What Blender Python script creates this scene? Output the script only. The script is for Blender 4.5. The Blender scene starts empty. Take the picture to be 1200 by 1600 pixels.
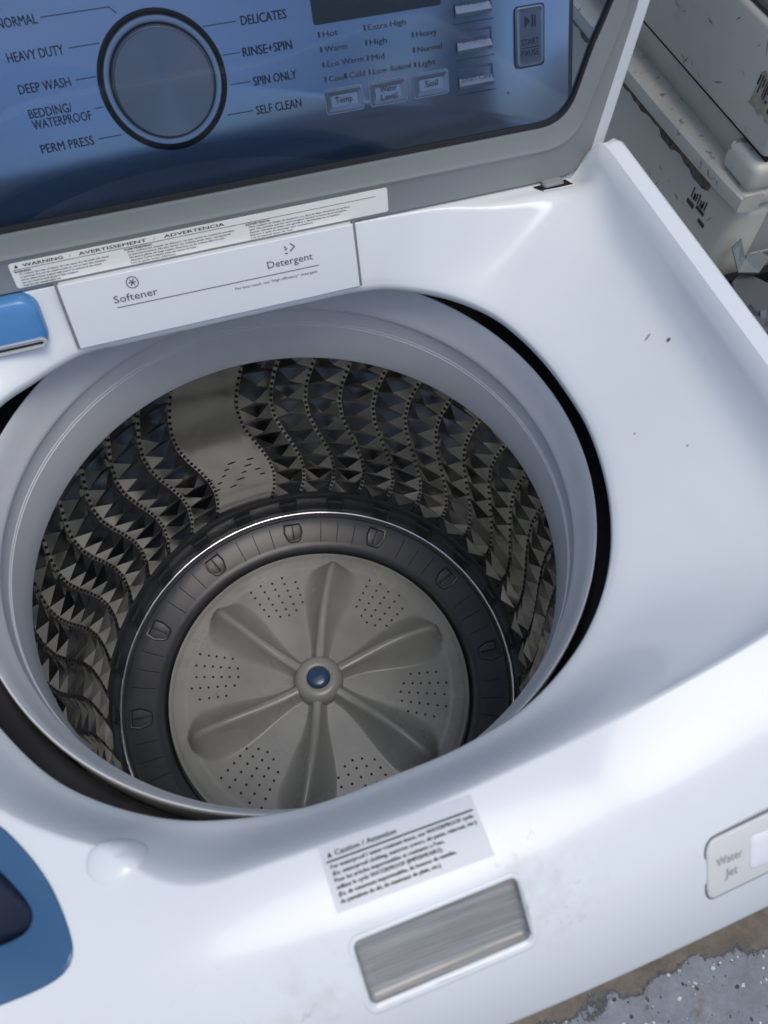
import bpy, bmesh, math, random
from mathutils import Matrix, Vector, Euler
random.seed(7)
sc = bpy.context.scene
col = sc.collection
R_ = math.radians

# ---------------------------------------------------------------- camera
cam = bpy.data.cameras.new('camera')
cam_ob = bpy.data.objects.new('camera', cam); col.objects.link(cam_ob)
cam_ob.location = (-0.04109, -0.34059, 0.65611)
cam_ob.matrix_world = Matrix.Translation(cam_ob.location) @ (Matrix.Rotation(R_(-19.8777), 4, 'Z') @ Matrix.Rotation(R_(30.3138), 4, 'X') @ Matrix.Rotation(R_(1.8791), 4, 'Z'))
cam.sensor_fit = 'VERTICAL'; cam.sensor_height = 36.0; cam.sensor_width = 27.0
cam.lens = 36.0 * 1256.37 / 1600.0
cam.clip_start = 0.02; cam.clip_end = 400
cam.dof.use_dof = True; cam.dof.focus_distance = 0.86; cam.dof.aperture_fstop = 9.0
sc.camera = cam_ob

# ---------------------------------------------------------------- sky and sun
SUN_EL, SUN_AZ = 73.0, 158.0          # azimuth clockwise from +Y: the sun stands in front of the machine
world = bpy.data.worlds.new('World'); sc.world = world; world.use_nodes = True
wn = world.node_tree.nodes; wn.clear()
sky = wn.new('ShaderNodeTexSky'); sky.sky_type = 'NISHITA'; sky.sun_disc = False
sky.sun_elevation = R_(SUN_EL); sky.sun_rotation = R_(SUN_AZ)
sky.air_density = 0.9; sky.dust_density = 2.6; sky.ozone_density = 1.0
bg = wn.new('ShaderNodeBackground'); bg.inputs['Strength'].default_value = 0.15
wo = wn.new('ShaderNodeOutputWorld')
world.node_tree.links.new(sky.outputs[0], bg.inputs[0]); world.node_tree.links.new(bg.outputs[0], wo.inputs[0])
sun = bpy.data.lights.new('sun', 'SUN'); sun.energy = 0.8; sun.angle = R_(32); sun.color = (1.0, 0.97, 0.90)
sun_ob = bpy.data.objects.new('sun', sun); col.objects.link(sun_ob)
sdir = Vector((math.sin(R_(SUN_AZ)) * math.cos(R_(SUN_EL)), math.cos(R_(SUN_AZ)) * math.cos(R_(SUN_EL)), math.sin(R_(SUN_EL))))
sun_ob.rotation_euler = (-sdir).to_track_quat('-Z', 'Y').to_euler()
sun_ob.location = sdir * 6
sc.view_settings.view_transform = 'Standard'; sc.view_settings.look = 'None'
sc.view_settings.exposure = 0.08; sc.view_settings.gamma = 1.0

# ---------------------------------------------------------------- materials
def mat(name, color, rough=0.5, metal=0.0, spec=0.5, coat=0.0, coat_rough=0.05, bump=0.0, bump_scale=60, var=0.0, var_scale=8, rough_var=0.0, aniso=0.0):
    m = bpy.data.materials.new(name); m.use_nodes = True
    nt = m.node_tree; b = nt.nodes['Principled BSDF']
    b.inputs['Base Color'].default_value = (*color, 1); b.inputs['Roughness'].default_value = rough
    b.inputs['Metallic'].default_value = metal; b.inputs['Specular IOR Level'].default_value = spec
    b.inputs['Coat Weight'].default_value = coat; b.inputs['Coat Roughness'].default_value = coat_rough
    if var or bump or rough_var:
        tc = nt.nodes.new('ShaderNodeTexCoord')
    if var or rough_var:
        n = nt.nodes.new('ShaderNodeTexNoise'); n.inputs['Scale'].default_value = var_scale; n.inputs['Detail'].default_value = 6; n.inputs['Roughness'].default_value = 0.6
        nt.links.new(tc.outputs['Object'], n.inputs['Vector'])
        if var:
            r = nt.nodes.new('ShaderNodeMixRGB'); r.blend_type = 'MULTIPLY'; r.inputs[1].default_value = (*color, 1)
            mr = nt.nodes.new('ShaderNodeMapRange'); mr.inputs[1].default_value = 0.3; mr.inputs[2].default_value = 0.7; mr.inputs[3].default_value = 1 - var; mr.inputs[4].default_value = 1 + var * 0.4
            nt.links.new(n.outputs[0], mr.inputs[0]); r.inputs[0].default_value = 1
            nt.links.new(mr.outputs[0], r.inputs[2]); nt.links.new(r.outputs[0], b.inputs['Base Color'])
        if rough_var:
            mr = nt.nodes.new('ShaderNodeMapRange'); mr.inputs[1].default_value = 0.3; mr.inputs[2].default_value = 0.7; mr.inputs[3].default_value = max(0.02, rough - rough_var); mr.inputs[4].default_value = rough + rough_var
            nt.links.new(n.outputs[0], mr.inputs[0]); nt.links.new(mr.outputs[0], b.inputs['Roughness'])
    if bump:
        n2 = nt.nodes.new('ShaderNodeTexNoise'); n2.inputs['Scale'].default_value = bump_scale; n2.inputs['Detail'].default_value = 4
        nt.links.new(tc.outputs['Object'], n2.inputs['Vector'])
        bp = nt.nodes.new('ShaderNodeBump'); bp.inputs['Strength'].default_value = bump; bp.inputs['Distance'].default_value = 0.001
        nt.links.new(n2.outputs[0], bp.inputs['Height']); nt.links.new(bp.outputs[0], b.inputs['Normal'])
    return m

def grime_or_lit(m, patch_color, boxes=None, amount=0.6, scale=40, lo=0.55, hi=0.75):
    """wear or painted-in light with a shape of its own: noise-broken dirt or lit tone, optionally kept near given spots (centre, radius)"""
    nt = m.node_tree; b = nt.nodes['Principled BSDF']
    tc = nt.nodes.new('ShaderNodeTexCoord')
    n = nt.nodes.new('ShaderNodeTexNoise'); n.inputs['Scale'].default_value = scale; n.inputs['Detail'].default_value = 8; n.inputs['Roughness'].default_value = 0.65
    nt.links.new(tc.outputs['Object'], n.inputs['Vector'])
    mr = nt.nodes.new('ShaderNodeMapRange'); mr.inputs[1].default_value = lo; mr.inputs[2].default_value = hi; mr.inputs[3].default_value = 0; mr.inputs[4].default_value = amount
    nt.links.new(n.outputs[0], mr.inputs[0])
    fac = mr.outputs[0]
    if boxes:
        acc = None
        for c, rad in boxes:
            d = nt.nodes.new('ShaderNodeVectorMath'); d.operation = 'DISTANCE'; d.inputs[1].default_value = c
            nt.links.new(tc.outputs['Object'], d.inputs[0])
            q = nt.nodes.new('ShaderNodeMapRange'); q.interpolation_type = 'SMOOTHSTEP'; q.inputs[1].default_value = rad; q.inputs[2].default_value = rad * 0.3; q.inputs[3].default_value = 0; q.inputs[4].default_value = 1
            nt.links.new(d.outputs['Value'], q.inputs[0])
            if acc is None: acc = q.outputs[0]
            else:
                mx = nt.nodes.new('ShaderNodeMath'); mx.operation = 'MAXIMUM'
                nt.links.new(acc, mx.inputs[0]); nt.links.new(q.outputs[0], mx.inputs[1]); acc = mx.outputs[0]
        mu = nt.nodes.new('ShaderNodeMath'); mu.operation = 'MULTIPLY'
        nt.links.new(fac, mu.inputs[0]); nt.links.new(acc, mu.inputs[1]); fac = mu.outputs[0]
    mix = nt.nodes.new('ShaderNodeMixRGB'); mix.inputs[2].default_value = (*patch_color, 1)
    old = b.inputs['Base Color']
    if old.is_linked: nt.links.new(old.links[0].from_socket, mix.inputs[1])
    else: mix.inputs[1].default_value = old.default_value
    nt.links.new(fac, mix.inputs[0]); nt.links.new(mix.outputs[0], old)
    return m

WHITE = mat('white_enamel', (.775, .805, .80), .18, rough_var=.05, var_scale=7, var=.025, spec=.5, coat=.15, coat_rough=.04, bump=.03, bump_scale=25)
grime_or_lit(WHITE, (.48, .42, .34), [((-.055, -.345, .18), .055), ((.06, -.325, .18), .05)], .35, 55, .48, .72)
grime_or_lit(WHITE, (.25, .25, .27), [((.055, -.31, .19), .03), ((.075, -.335, .18), .03), ((.02, -.235, .15), .04), ((-.10, -.345, .17), .06)], .35, 120, .6, .68)
grime_or_lit(WHITE, (.52, .50, .46), None, .10, 14, .50, .75)
WHITEB = mat('white_plastic', (.785, .81, .81), .22, coat=.2, bump=.02)
GREYF = mat('grey_lid_plastic', (.245, .26, .258), .42, bump=.12, bump_scale=900)
RING = mat('light_grey_plastic', (.72, .725, .72), .26, bump=.10, bump_scale=700, var=.06, var_scale=14)
STEEL = mat('drum_steel', (.44, .44, .435), .11, metal=1.0, var=.22, var_scale=16, rough_var=.06)
CHROME = mat('bright_steel', (.75, .76, .78), .12, metal=1.0)
DARKP = mat('charcoal_plastic', (.045, .049, .056), .30, var=.25, var_scale=20, bump=.1, bump_scale=90)
BLACK = mat('black_gap', (.006, .006, .007), .6)
PULS = mat('grey_green_plastic', (.315, .325, .31), .26, var=.2, var_scale=9, rough_var=.08, bump=.06, bump_scale=260)
grime_or_lit(PULS, (.10, .095, .085), None, .5, 110, .66, .74)
BLUE = mat('blue_plastic', (.075, .24, .50), .28, coat=.2)
CAPB = mat('cap_blue', (.03, .07, .15), .25, coat=.3)
BLUED = mat('deep_blue_plastic', (.04, .115, .225), .25, coat=.25)
NAVY = mat('navy_recess', (.008, .015, .035), .4)
PANEL = mat('silver_panel', (.35, .44, .57), .22, metal=.7, bump=.02, bump_scale=200)
BTN = mat('button_silver', (.42, .47, .54), .32, metal=.6)
DISP = mat('display_glass', (.008, .008, .012), .08, coat=.3)
INK = mat('print_ink', (.03, .032, .04), .6)
INKP = mat('faded_panel_print', (.075, .085, .11), .6)
INKG = mat('print_ink_grey', (.10, .105, .115), .6)
PAPER = mat('label_paper', (.84, .83, .77), .45, var=.06, var_scale=30)
grime_or_lit(PAPER, (.50, .42, .25), None, .4, 60, .62, .75)
PAPER2 = mat('caution_label', (.60, .63, .65), .3)
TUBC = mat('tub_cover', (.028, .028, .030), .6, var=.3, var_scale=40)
grime_or_lit(TUBC, (.26, .21, .14), [((.150, .205, .085), .13)], 1.0, 30, .25, .55)  # brown here is light painted on the cover's back right stretch, not dirt
IVORY = mat('ivory_plastic', (.72, .72, .68), .25)
KEYW = mat('key_white', (.86, .87, .88), .3)
def streaks(m, amount=.35):
    nt = m.node_tree; b = nt.nodes['Principled BSDF']; tc = nt.nodes.new('ShaderNodeTexCoord'); mp = nt.nodes.new('ShaderNodeMapping'); mp.inputs['Scale'].default_value = (14, 420, 420)
    n = nt.nodes.new('ShaderNodeTexNoise'); n.inputs['Scale'].default_value = 1; n.inputs['Detail'].default_value = 6
    nt.links.new(tc.outputs['Object'], mp.inputs[0]); nt.links.new(mp.outputs[0], n.inputs['Vector'])
    r = nt.nodes.new('ShaderNodeMapRange'); r.inputs[1].default_value = .3; r.inputs[2].default_value = .7; r.inputs[3].default_value = 1 - amount; r.inputs[4].default_value = 1 + amount * .4
    nt.links.new(n.outputs[0], r.inputs[0]); mx = nt.nodes.new('ShaderNodeMixRGB'); mx.blend_type = 'MULTIPLY'; mx.inputs[0].default_value = 1
    old = b.inputs['Base Color']
    if old.is_linked: nt.links.new(old.links[0].from_socket, mx.inputs[1])
    else: mx.inputs[1].default_value = old.default_value
    nt.links.new(r.outputs[0], mx.inputs[2]); nt.links.new(mx.outputs[0], old)
    return m
POCK = mat('brushed_grey', (.36, .36, .34), .45, metal=.3, var=.1, var_scale=12)
streaks(POCK)
# spun-metal dial: fine concentric grooves
DIAL = mat('spun_metal', (.27, .27, .275), .30, metal=1.0)
DIAL.node_tree.nodes['Principled BSDF'].inputs['Anisotropic'].default_value = 1.0; DIAL.node_tree.nodes['Principled BSDF'].inputs['Anisotropic Rotation'].default_value = .0
_t = DIAL.node_tree.nodes.new('ShaderNodeTangent'); _t.direction_type = 'RADIAL'; _t.axis = 'Z'
DIAL.node_tree.links.new(_t.outputs[0], DIAL.node_tree.nodes['Principled BSDF'].inputs['Tangent'])
# lid window
GLASS = bpy.data.materials.new('lid_glass'); GLASS.use_nodes = True
_n = GLASS.node_tree; _n.nodes.clear()
_o = _n.nodes.new('ShaderNodeOutputMaterial'); _mx = _n.nodes.new('ShaderNodeMixShader'); _fr = _n.nodes.new('ShaderNodeFresnel'); _fr.inputs[0].default_value = 1.5
_tr = _n.nodes.new('ShaderNodeBsdfTransparent'); _tr.inputs[0].default_value = (.72, .80, .89, 1)
_gl = _n.nodes.new('ShaderNodeBsdfGlossy'); _gl.inputs['Roughness'].default_value = 0.01
_n.links.new(_fr.outputs[0], _mx.inputs[0]); _n.links.new(_tr.outputs[0], _mx.inputs[1]); _n.links.new(_gl.outputs[0], _mx.inputs[2]); _n.links.new(_mx.outputs[0], _o.inputs[0])

# ---------------------------------------------------------------- object helpers
WORLD = {}
def link(o, parent=None):
    col.objects.link(o)
    if parent is not None:
        o.parent = parent
        o.matrix_parent_inverse = WORLD.get(parent.name, Matrix.Identity(4)).inverted()
    return o
def thing(name, label, cat, loc, group=None):
    o = bpy.data.objects.new(name, None); col.objects.link(o); o.location = loc; o.empty_display_size = .05
    WORLD[o.name] = Matrix.Translation(loc); o['label'] = label; o['category'] = cat
    if group: o['group'] = group
    return o
def mesh(name, verts, faces, m, parent=None, smooth=True, angle=None, label=None):
    me = bpy.data.meshes.new(name); me.from_pydata([tuple(v) for v in verts], [], faces); me.validate()
    for x in (m if isinstance(m, (list, tuple)) else [m]): me.materials.append(x)
    if smooth:
        me.polygons.foreach_set('use_smooth', [True] * len(me.polygons))
        if angle is not None: me.set_sharp_from_angle(angle=R_(angle))
    me.update()
    o = bpy.data.objects.new(name, me); link(o, parent)
    if label: o['label'] = label
    return o
def bm_obj(name, bm, m, parent=None, smooth=True, angle=35, label=None):
    me = bpy.data.meshes.new(name); bm.normal_update(); bm.to_mesh(me); bm.free()
    for x in (m if isinstance(m, (list, tuple)) else [m]): me.materials.append(x)
    if smooth:
        me.polygons.foreach_set('use_smooth', [True] * len(me.polygons)); me.set_sharp_from_angle(angle=R_(angle))
    o = bpy.data.objects.new(name, me); link(o, parent)
    if label: o['label'] = label
    return o
def bm_box(bm, x0, x1, y0, y1, z0, z1, bev=0.0, seg=2, M=None):
    vs = [bm.verts.new((x, y, z)) for x in (x0, x1) for y in (y0, y1) for z in (z0, z1)]
    fs = [(0, 1, 3, 2), (4, 6, 7, 5), (0, 4, 5, 1), (2, 3, 7, 6), (0, 2, 6, 4), (1, 5, 7, 3)]
    fcs = [bm.faces.new([vs[i] for i in f]) for f in fs]
    allv = vs
    if bev:
        es = list({e for f in fcs for e in f.edges})
        r = bmesh.ops.bevel(bm, geom=es, offset=bev, segments=seg, profile=.5, affect='EDGES')
        allv = list({v for f in r['faces'] for v in f.verts} | {v for v in vs if v.is_valid})
    if M is not None:
        for v in allv: v.co = M @ v.co
    return allv
def lathe(name, prof, m, parent, n=160, closed=False, angle=None, center=(0, 0)):
    vs, fs = [], []
    k = len(prof)
    for i in range(n):
        a = 2 * math.pi * i / n
        for r, z in prof: vs.append((center[0] + r * math.cos(a), center[1] + r * math.sin(a), z))
    for i in range(n):
        j = (i + 1) % n
        for q in range(k if closed else k - 1):
            q2 = (q + 1) % k
            fs.append((i * k + q, j * k + q, j * k + q2, i * k + q2))
    return mesh(name, vs, fs, m, parent, True, angle)
def loops(name, Ls, m, parent=None, cap0=False, cap1=False, angle=None, smooth=True, label=None):
    """bridge closed loops that all have the same number of points"""
    n = len(Ls[0]); vs = [p for L in Ls for p in L]; fs = []
    for a in range(len(Ls) - 1):
        for i in range(n):
            j = (i + 1) % n
            fs.append((a * n + i, a * n + j, (a + 1) * n + j, (a + 1) * n + i))
    if cap0: fs.append(tuple(range(n - 1, -1, -1)))
    if cap1: fs.append(tuple((len(Ls) - 1) * n + i for i in range(n)))
    return mesh(name, vs, fs, m, parent, smooth, angle, label)
def rrect(u0, u1, v0, v1, r, seg=6):
    out = []
    for cx, cy, a0 in ((u1 - r, v1 - r, 0), (u0 + r, v1 - r, 90), (u0 + r, v0 + r, 180), (u1 - r, v0 + r, 270)):
        for i in range(seg + 1):
            a = R_(a0 + 90 * i / seg); out.append((cx + r * math.cos(a), cy + r * math.sin(a)))
    return out

# flat print: letters as thin mesh, laid on a surface through a mapping (u, v) -> point
_fcache = {}
def glyphs(s):
    if s not in _fcache:
        cu = bpy.data.curves.new('t', 'FONT'); cu.body = s; cu.size = 1.0; cu.resolution_u = 2
        ob = bpy.data.objects.new('t', cu)
        me = bpy.data.meshes.new_from_object(ob)
        vs = [(v.co.x, v.co.y) for v in me.vertices]; fs = [tuple(p.vertices) for p in me.polygons]
        bpy.data.meshes.remove(me); bpy.data.objects.remove(ob); bpy.data.curves.remove(cu)
        _fcache[s] = (vs, fs)
    return _fcache[s]
class Print:
    def __init__(self): self.v = []; self.f = []
    def text(self, s, u, v, h, width=None, align='l', bold=0):
        gv, gf = glyphs(s)
        if not gv: return
        x0 = min(a for a, b in gv); x1 = max(a for a, b in gv); k = h / .70
        kx = width / (x1 - x0) if width else k
        off = {'l': 0, 'c': .5, 'r': 1}[align] * (x1 - x0) * kx
        for d in ([0] if not bold else [-bold, 0, bold]):
            n = len(self.v)
            self.v += [(u + (a - x0) * kx - off + d, v + b * k) for a, b in gv]
            self.f += [tuple(i + n for i in f) for f in gf]
    def line(self, u0, v0, u1, v1, w, n=8):
        L = math.hypot(u1 - u0, v1 - v0); px, py = -(v1 - v0) / L * w / 2, (u1 - u0) / L * w / 2
        for i in range(n):
            a, b = i / n, (i + 1) / n; k = len(self.v)
            for t, s in ((a, -1), (b, -1), (b, 1), (a, 1)):
                self.v.append((u0 + (u1 - u0) * t + px * s, v0 + (v1 - v0) * t + py * s))
            self.f.append((k, k + 1, k + 2, k + 3))
    def ring(self, u, v, r, w, n=28, a0=0, a1=360):
        for i in range(n):
            a, b = R_(a0 + (a1 - a0) * i / n), R_(a0 + (a1 - a0) * (i + 1) / n); k = len(self.v)
            for t, q in ((a, r - w / 2), (a, r + w / 2), (b, r + w / 2), (b, r - w / 2)):
                self.v.append((u + q * math.cos(t), v + q * math.sin(t)))
            self.f.append((k, k + 1, k + 2, k + 3))
    def dot(self, u, v, r, n=12):
        k = len(self.v); self.v += [(u + r * math.cos(2 * math.pi * i / n), v + r * math.sin(2 * math.pi * i / n)) for i in range(n)]
        self.f.append(tuple(range(k, k + n)))
    def poly(self, pts):
        k = len(self.v); self.v += list(pts); self.f.append(tuple(range(k, k + len(pts))))
    def build(self, name, fn, m, parent):
        o = mesh(name, [fn(u, v) for u, v in self.v], self.f, m, parent, smooth=False); o['kind'] = 'stuff'; return o

# ---------------------------------------------------------------- shape of the washer's moulded top
CX=-0.008
def lerp(a,b,t): return a+(b-a)*t
def sstep(a,b,x):
    t=min(1,max(0,(x-a)/(b-a))); return t*t*(3-2*t)
R0=[]  # (deg, r) opening outline
def interp(tab,d):
    n=len(tab)
    d=(d-tab[0][0])%360+tab[0][0]
    for i in range(n):
        a0,v0=tab[i]; a1,v1=tab[(i+1)%n]
        if i==n-1: a1+=360
        if a0<=d<=a1:
            # catmull-rom with monotone-ish tangents
            am,vm=tab[i-1] if i>0 else (tab[-1][0]-360,tab[-1][1])
            ap,vp=tab[(i+2)%n]
            while ap<=a1-1e-9: ap+=360
            h=a1-a0;t=(d-a0)/h
            m0=(v1-vm)/(a1-am)*h; m1=(vp-v0)/(ap-a0)*h
            return (2*t**3-3*t*t+1)*v0+(t**3-2*t*t+t)*m0+(-2*t**3+3*t*t)*v1+(t**3-t*t)*m1
    return tab[0][1]
R0T=[(2,.2486),(9.5,.2476),(18,.2466),(24.5,.2452),(31,.2402),(36.3,.2345),(42.1,.2266),(48.8,.2165)]+[(d,.1635/math.sin(math.radians(d))) for d in (55,62,70,80,90,100,110,118,126)]+[(132,.2120),(137.7,.2210),(144.4,.2320),(155,.2440),(168,.2500),(184,.2515),(200,.2518),(212.8,.2530),(224,.2565),(231.2,.2562),(242.5,.2537),(251.1,.2494),(257.5,.2466),(273.1,.2412),(286.2,.2459),(294.1,.2509),(303.5,.2547),(312,.2572),(324,.2577),(336.1,.2553),(345,.2530),(354,.2512)]
def r0(d): return interp(R0T,d)
def z0(d):
    d=d%360
    return .145+.005*sstep(46,57,d)*(1-sstep(123,140,d))
XR=.329; XL=-.300
def rect_r(d,xr,xl,yb,yf,p=10):
    c,s=math.cos(math.radians(d)),math.sin(math.radians(d))
    a=(xr-CX) if c>0 else (CX-xl); b=yb if s>0 else -yf
    return ((abs(c)/a)**p+(abs(s)/b)**p)**(-1/p)
def rc(d):   # crest outline radius
    d=d%360
    yf=-.274
    r=rect_r(d,XR,-.34,.187,yf,30 if d<180 else 9)
    if d>180:
        for _ in range(5):
            X=max(0,CX+r*math.cos(math.radians(d)))
            r=rect_r(d,XR,-.34,.187,yf+.030*min(1,(X/.26)**1.3),9)
    # near-left shelf: crest hugs the opening
    left=sstep(150,185,d)*(1-sstep(238,252,d))
    r=lerp(r,r0(d)+.026,left)
    return max(r,r0(d)+.012)
def zc(d):
    d=d%360
    side=(1-sstep(26,44,d)) if d<180 else sstep(292,330,d)
    bk=sstep(40,58,d)*(1-sstep(130,150,d))
    return .202+.034*side-.006*bk
def sidew(d):
    d=d%360
    return (1-sstep(16,40,d)) if d<180 else sstep(296,335,d)
def frontw(d):
    d=d%360
    return sstep(225,236,d)*(1-sstep(309,323,d))
def backw(d):
    d=d%360
    return sstep(28,45,d)*(1-sstep(135,152,d))
def ro(d):
    c,s=math.cos(math.radians(d)),math.sin(math.radians(d))
    r=rect_r(d,.350,-.350,.262,-.386,60 if s>0 else 24)
    if s<0:
        for _ in range(4):
            X=CX+r*c
            r=rect_r(d,.350,-.350,.262,-.386+.010*min(1,(X/.25)**2),24)
    return r
def ftab(w):
    return .102*(.14*w**1.7+.86*w**3.6)
def deck_z(d,r):
    z=deck_z_(d,r);x=CX+r*math.cos(math.radians(d));y=r*math.sin(math.radians(d))
    if y>.12: z-=max(0,z-.1955)*max(sstep(.150,.182,y)*(1-sstep(.316,.327,x)),sstep(.176,.196,y))
    return z
def deck_z_(d,r):
    a=r0(d);c=rc(d);b=ro(d)
    if r<=c:
        s=max(0,(r-a)/(c-a));k=sidew(d);bk=backw(d)
        lin=s
        side=.60*s+.40*s**16 if k>0 else s
        front=.55*s+.45*sstep(0,1,s)
        g=lerp(lerp(front,side,k),lin,bk)
        return z0(d)+(zc(d)-z0(d))*g
    w=min(1,(r-c)/(b-c));fw=frontw(d)
    sd=.007*max(0,(w-.45)/.55)**3
    return zc(d)-lerp(sd,ftab(w),fw)
def H(x,y):
    return deck_z(math.degrees(math.atan2(y,x-CX))%360,math.hypot(x-CX,y))

# ================================================================ the place
FLOOR_Z = -0.75
FLOORM = bpy.data.materials.new('speckled_terrazzo'); FLOORM.use_nodes = True
def _floor():
    nt = FLOORM.node_tree; b = nt.nodes['Principled BSDF']; N = nt.nodes.new; L = nt.links.new
    tc = N('ShaderNodeTexCoord')
    def noise(scale, detail=6, rough=.6):
        n = N('ShaderNodeTexNoise'); n.inputs['Scale'].default_value = scale; n.inputs['Detail'].default_value = detail; n.inputs['Roughness'].default_value = rough
        L(tc.outputs['Object'], n.inputs['Vector']); return n.outputs[0]
    def rng(src, a, bb, c, d):
        m = N('ShaderNodeMapRange'); m.inputs[1].default_value = a; m.inputs[2].default_value = bb; m.inputs[3].default_value = c; m.inputs[4].default_value = d
        L(src, m.inputs[0]); return m.outputs[0]
    def mix(f, c1, c2):
        m = N('ShaderNodeMixRGB'); L(f, m.inputs[0])
        for k, c in ((1, c1), (2, c2)):
            if isinstance(c, tuple): m.inputs[k].default_value = (*c, 1)
            else: L(c, m.inputs[k])
        return m.outputs[0]
    def math_(op, a, bb):
        m = N('ShaderNodeMath'); m.operation = op
        for k, c in ((0, a), (1, bb)):
            if isinstance(c, (int, float)): m.inputs[k].default_value = c
            else: L(c, m.inputs[k])
        return m.outputs[0]
    base = mix(rng(noise(9), .35, .65, 0, 1), (.22, .24, .275), (.27, .295, .335))
    base = mix(rng(noise(70, 8, .7), .4, .7, 0, .6), base, (.12, .125, .135))
    # chips of several sizes
    wv = N('ShaderNodeVectorMath'); wv.operation = 'ADD'
    nn = N('ShaderNodeTexNoise'); nn.inputs['Scale'].default_value = 60; L(tc.outputs['Object'], nn.inputs['Vector'])
    sc2 = N('ShaderNodeVectorMath'); sc2.operation = 'SCALE'; sc2.inputs['Scale'].default_value = .012; L(nn.outputs['Color'], sc2.inputs[0])
    L(tc.outputs['Object'], wv.inputs[0]); L(sc2.outputs[0], wv.inputs[1])
    for scale, size, chance, colr in ((60, .21, .42, (.62, .61, .57)), (105, .22, .34, (.68, .67, .63)), (64, .22, .32, (.035, .04, .055)), (110, .22, .36, (.05, .055, .075)), (58, .16, .10, (.09, .13, .22))):
        vo = N('ShaderNodeTexVoronoi'); vo.inputs['Scale'].default_value = scale; vo.inputs['Randomness'].default_value = 1
        off = N('ShaderNodeVectorMath'); off.operation = 'ADD'; off.inputs[1].default_value = (scale * .37, chance * 9, 0); L(wv.outputs[0], off.inputs[0]); L(off.outputs[0], vo.inputs['Vector'])
        d = rng(vo.outputs['Distance'], size, size * .75, 0, 1)
        se = N('ShaderNodeSeparateColor'); L(vo.outputs['Color'], se.inputs[0])
        keep = rng(se.outputs[0], chance, chance - .01, 0, 1)
        base = mix(math_('MULTIPLY', d, keep), base, colr)
    # worn patches and the muddy strip along the foot of the machine
    base = mix(rng(noise(11, 8, .7), .57, .68, 0, .75), base, (.15, .125, .10))
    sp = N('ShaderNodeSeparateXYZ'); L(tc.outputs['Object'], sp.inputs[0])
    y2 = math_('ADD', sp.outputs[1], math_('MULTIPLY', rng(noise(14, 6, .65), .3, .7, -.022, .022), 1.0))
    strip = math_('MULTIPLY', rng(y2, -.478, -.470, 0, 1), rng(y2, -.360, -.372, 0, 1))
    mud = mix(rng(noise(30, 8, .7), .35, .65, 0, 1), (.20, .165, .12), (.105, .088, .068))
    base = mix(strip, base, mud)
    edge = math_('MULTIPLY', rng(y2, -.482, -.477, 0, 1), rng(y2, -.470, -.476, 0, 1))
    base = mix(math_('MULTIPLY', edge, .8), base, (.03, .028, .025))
    L(base, b.inputs['Base Color']); b.inputs['Roughness'].default_value = .62
    bp = N('ShaderNodeBump'); bp.inputs['Strength'].default_value = .5; bp.inputs['Distance'].default_value = .004
    L(math_('ADD', noise(120, 8, .7), math_('MULTIPLY', strip, .8)), bp.inputs['Height']); L(bp.outputs[0], b.inputs['Normal'])
_floor()
fl = mesh('floor', [(-30, -30, FLOOR_Z), (30, -30, FLOOR_Z), (30, 30, FLOOR_Z), (-30, 30, FLOOR_Z)], [(0, 1, 2, 3)], FLOORM, smooth=False)
fl['kind'] = 'structure'

# ================================================================ washing machine
wm = thing('washing_machine', 'white top loading washing machine with its glass lid open and drum showing', 'washing machine', (CX, 0, FLOOR_Z))

# ---- deck: the white moulded top, a shallow bowl round the tub opening
def inpoly(x, y, P):
    c = False; j = len(P) - 1
    for i in range(len(P)):
        if (P[i][1] > y) != (P[j][1] > y) and x < (P[j][0] - P[i][0]) * (y - P[i][1]) / (P[j][1] - P[i][1]) + P[i][0]: c = not c
        j = i
    return c
# local frame of the handle pocket on the front slope
HC = (.0022, -.3362); HU = Vector((.998, .030)); HV = Vector((-.03, .998)); HW, HH = .0925, .0318
def hxy(a, b):
    p = Vector(HC) + HU * a + HV * b; return p.x, p.y
POCKET = [hxy(a, b) for a, b in rrect(-HW / 2, HW / 2, -HH / 2, HH / 2, .006)]
LOCK = [(-.2045, -.2109), (-.1955, -.224), (-.1880, -.2365), (-.1815, -.2510), (-.1775, -.2660), (-.1755, -.2790), (-.1770, -.2865), (-.1835, -.2915), (-.196, -.2935), (-.222, -.2940), (-.250, -.2930), (-.268, -.2880), (-.2750, -.2760), (-.2730, -.2550), (-.2640, -.2330), (-.2520, -.2120), (-.2380, -.1980), (-.2220, -.1960)]
LOCKH = [(-.2100, -.2290), (-.2030, -.2390), (-.1955, -.2510), (-.1925, -.2590), (-.1945, -.2650), (-.2000, -.2680), (-.2120, -.2690), (-.230, -.2690), (-.2450, -.2680), (-.2540, -.2640), (-.2555, -.2560), (-.2510, -.2450), (-.2430, -.2330), (-.2350, -.2250), (-.2270, -.2225), (-.2180, -.2235)]
def shrink(P, k):
    cx = sum(p[0] for p in P) / len(P); cy = sum(p[1] for p in P) / len(P)
    out = []
    for x, y in P:
        d = math.hypot(x - cx, y - cy); out.append((cx + (x - cx) * (d - k) / d, cy + (y - cy) * (d - k) / d))
    return out
CUTS = [[hxy(a, b) for a, b in rrect(-HW / 2 - .0006, HW / 2 + .0006, -HH / 2 - .0006, HH / 2 + .0006, .0045)], shrink(LOCK, .004)]
phis = []
d = 0.0
while d < 360 - 1e-6:
    phis.append(d)
    d += .16 if 255 <= d < 285 or 225 <= d < 243 else 1.0
NS, NW = 26, 100
dv, df = [], []
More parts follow.
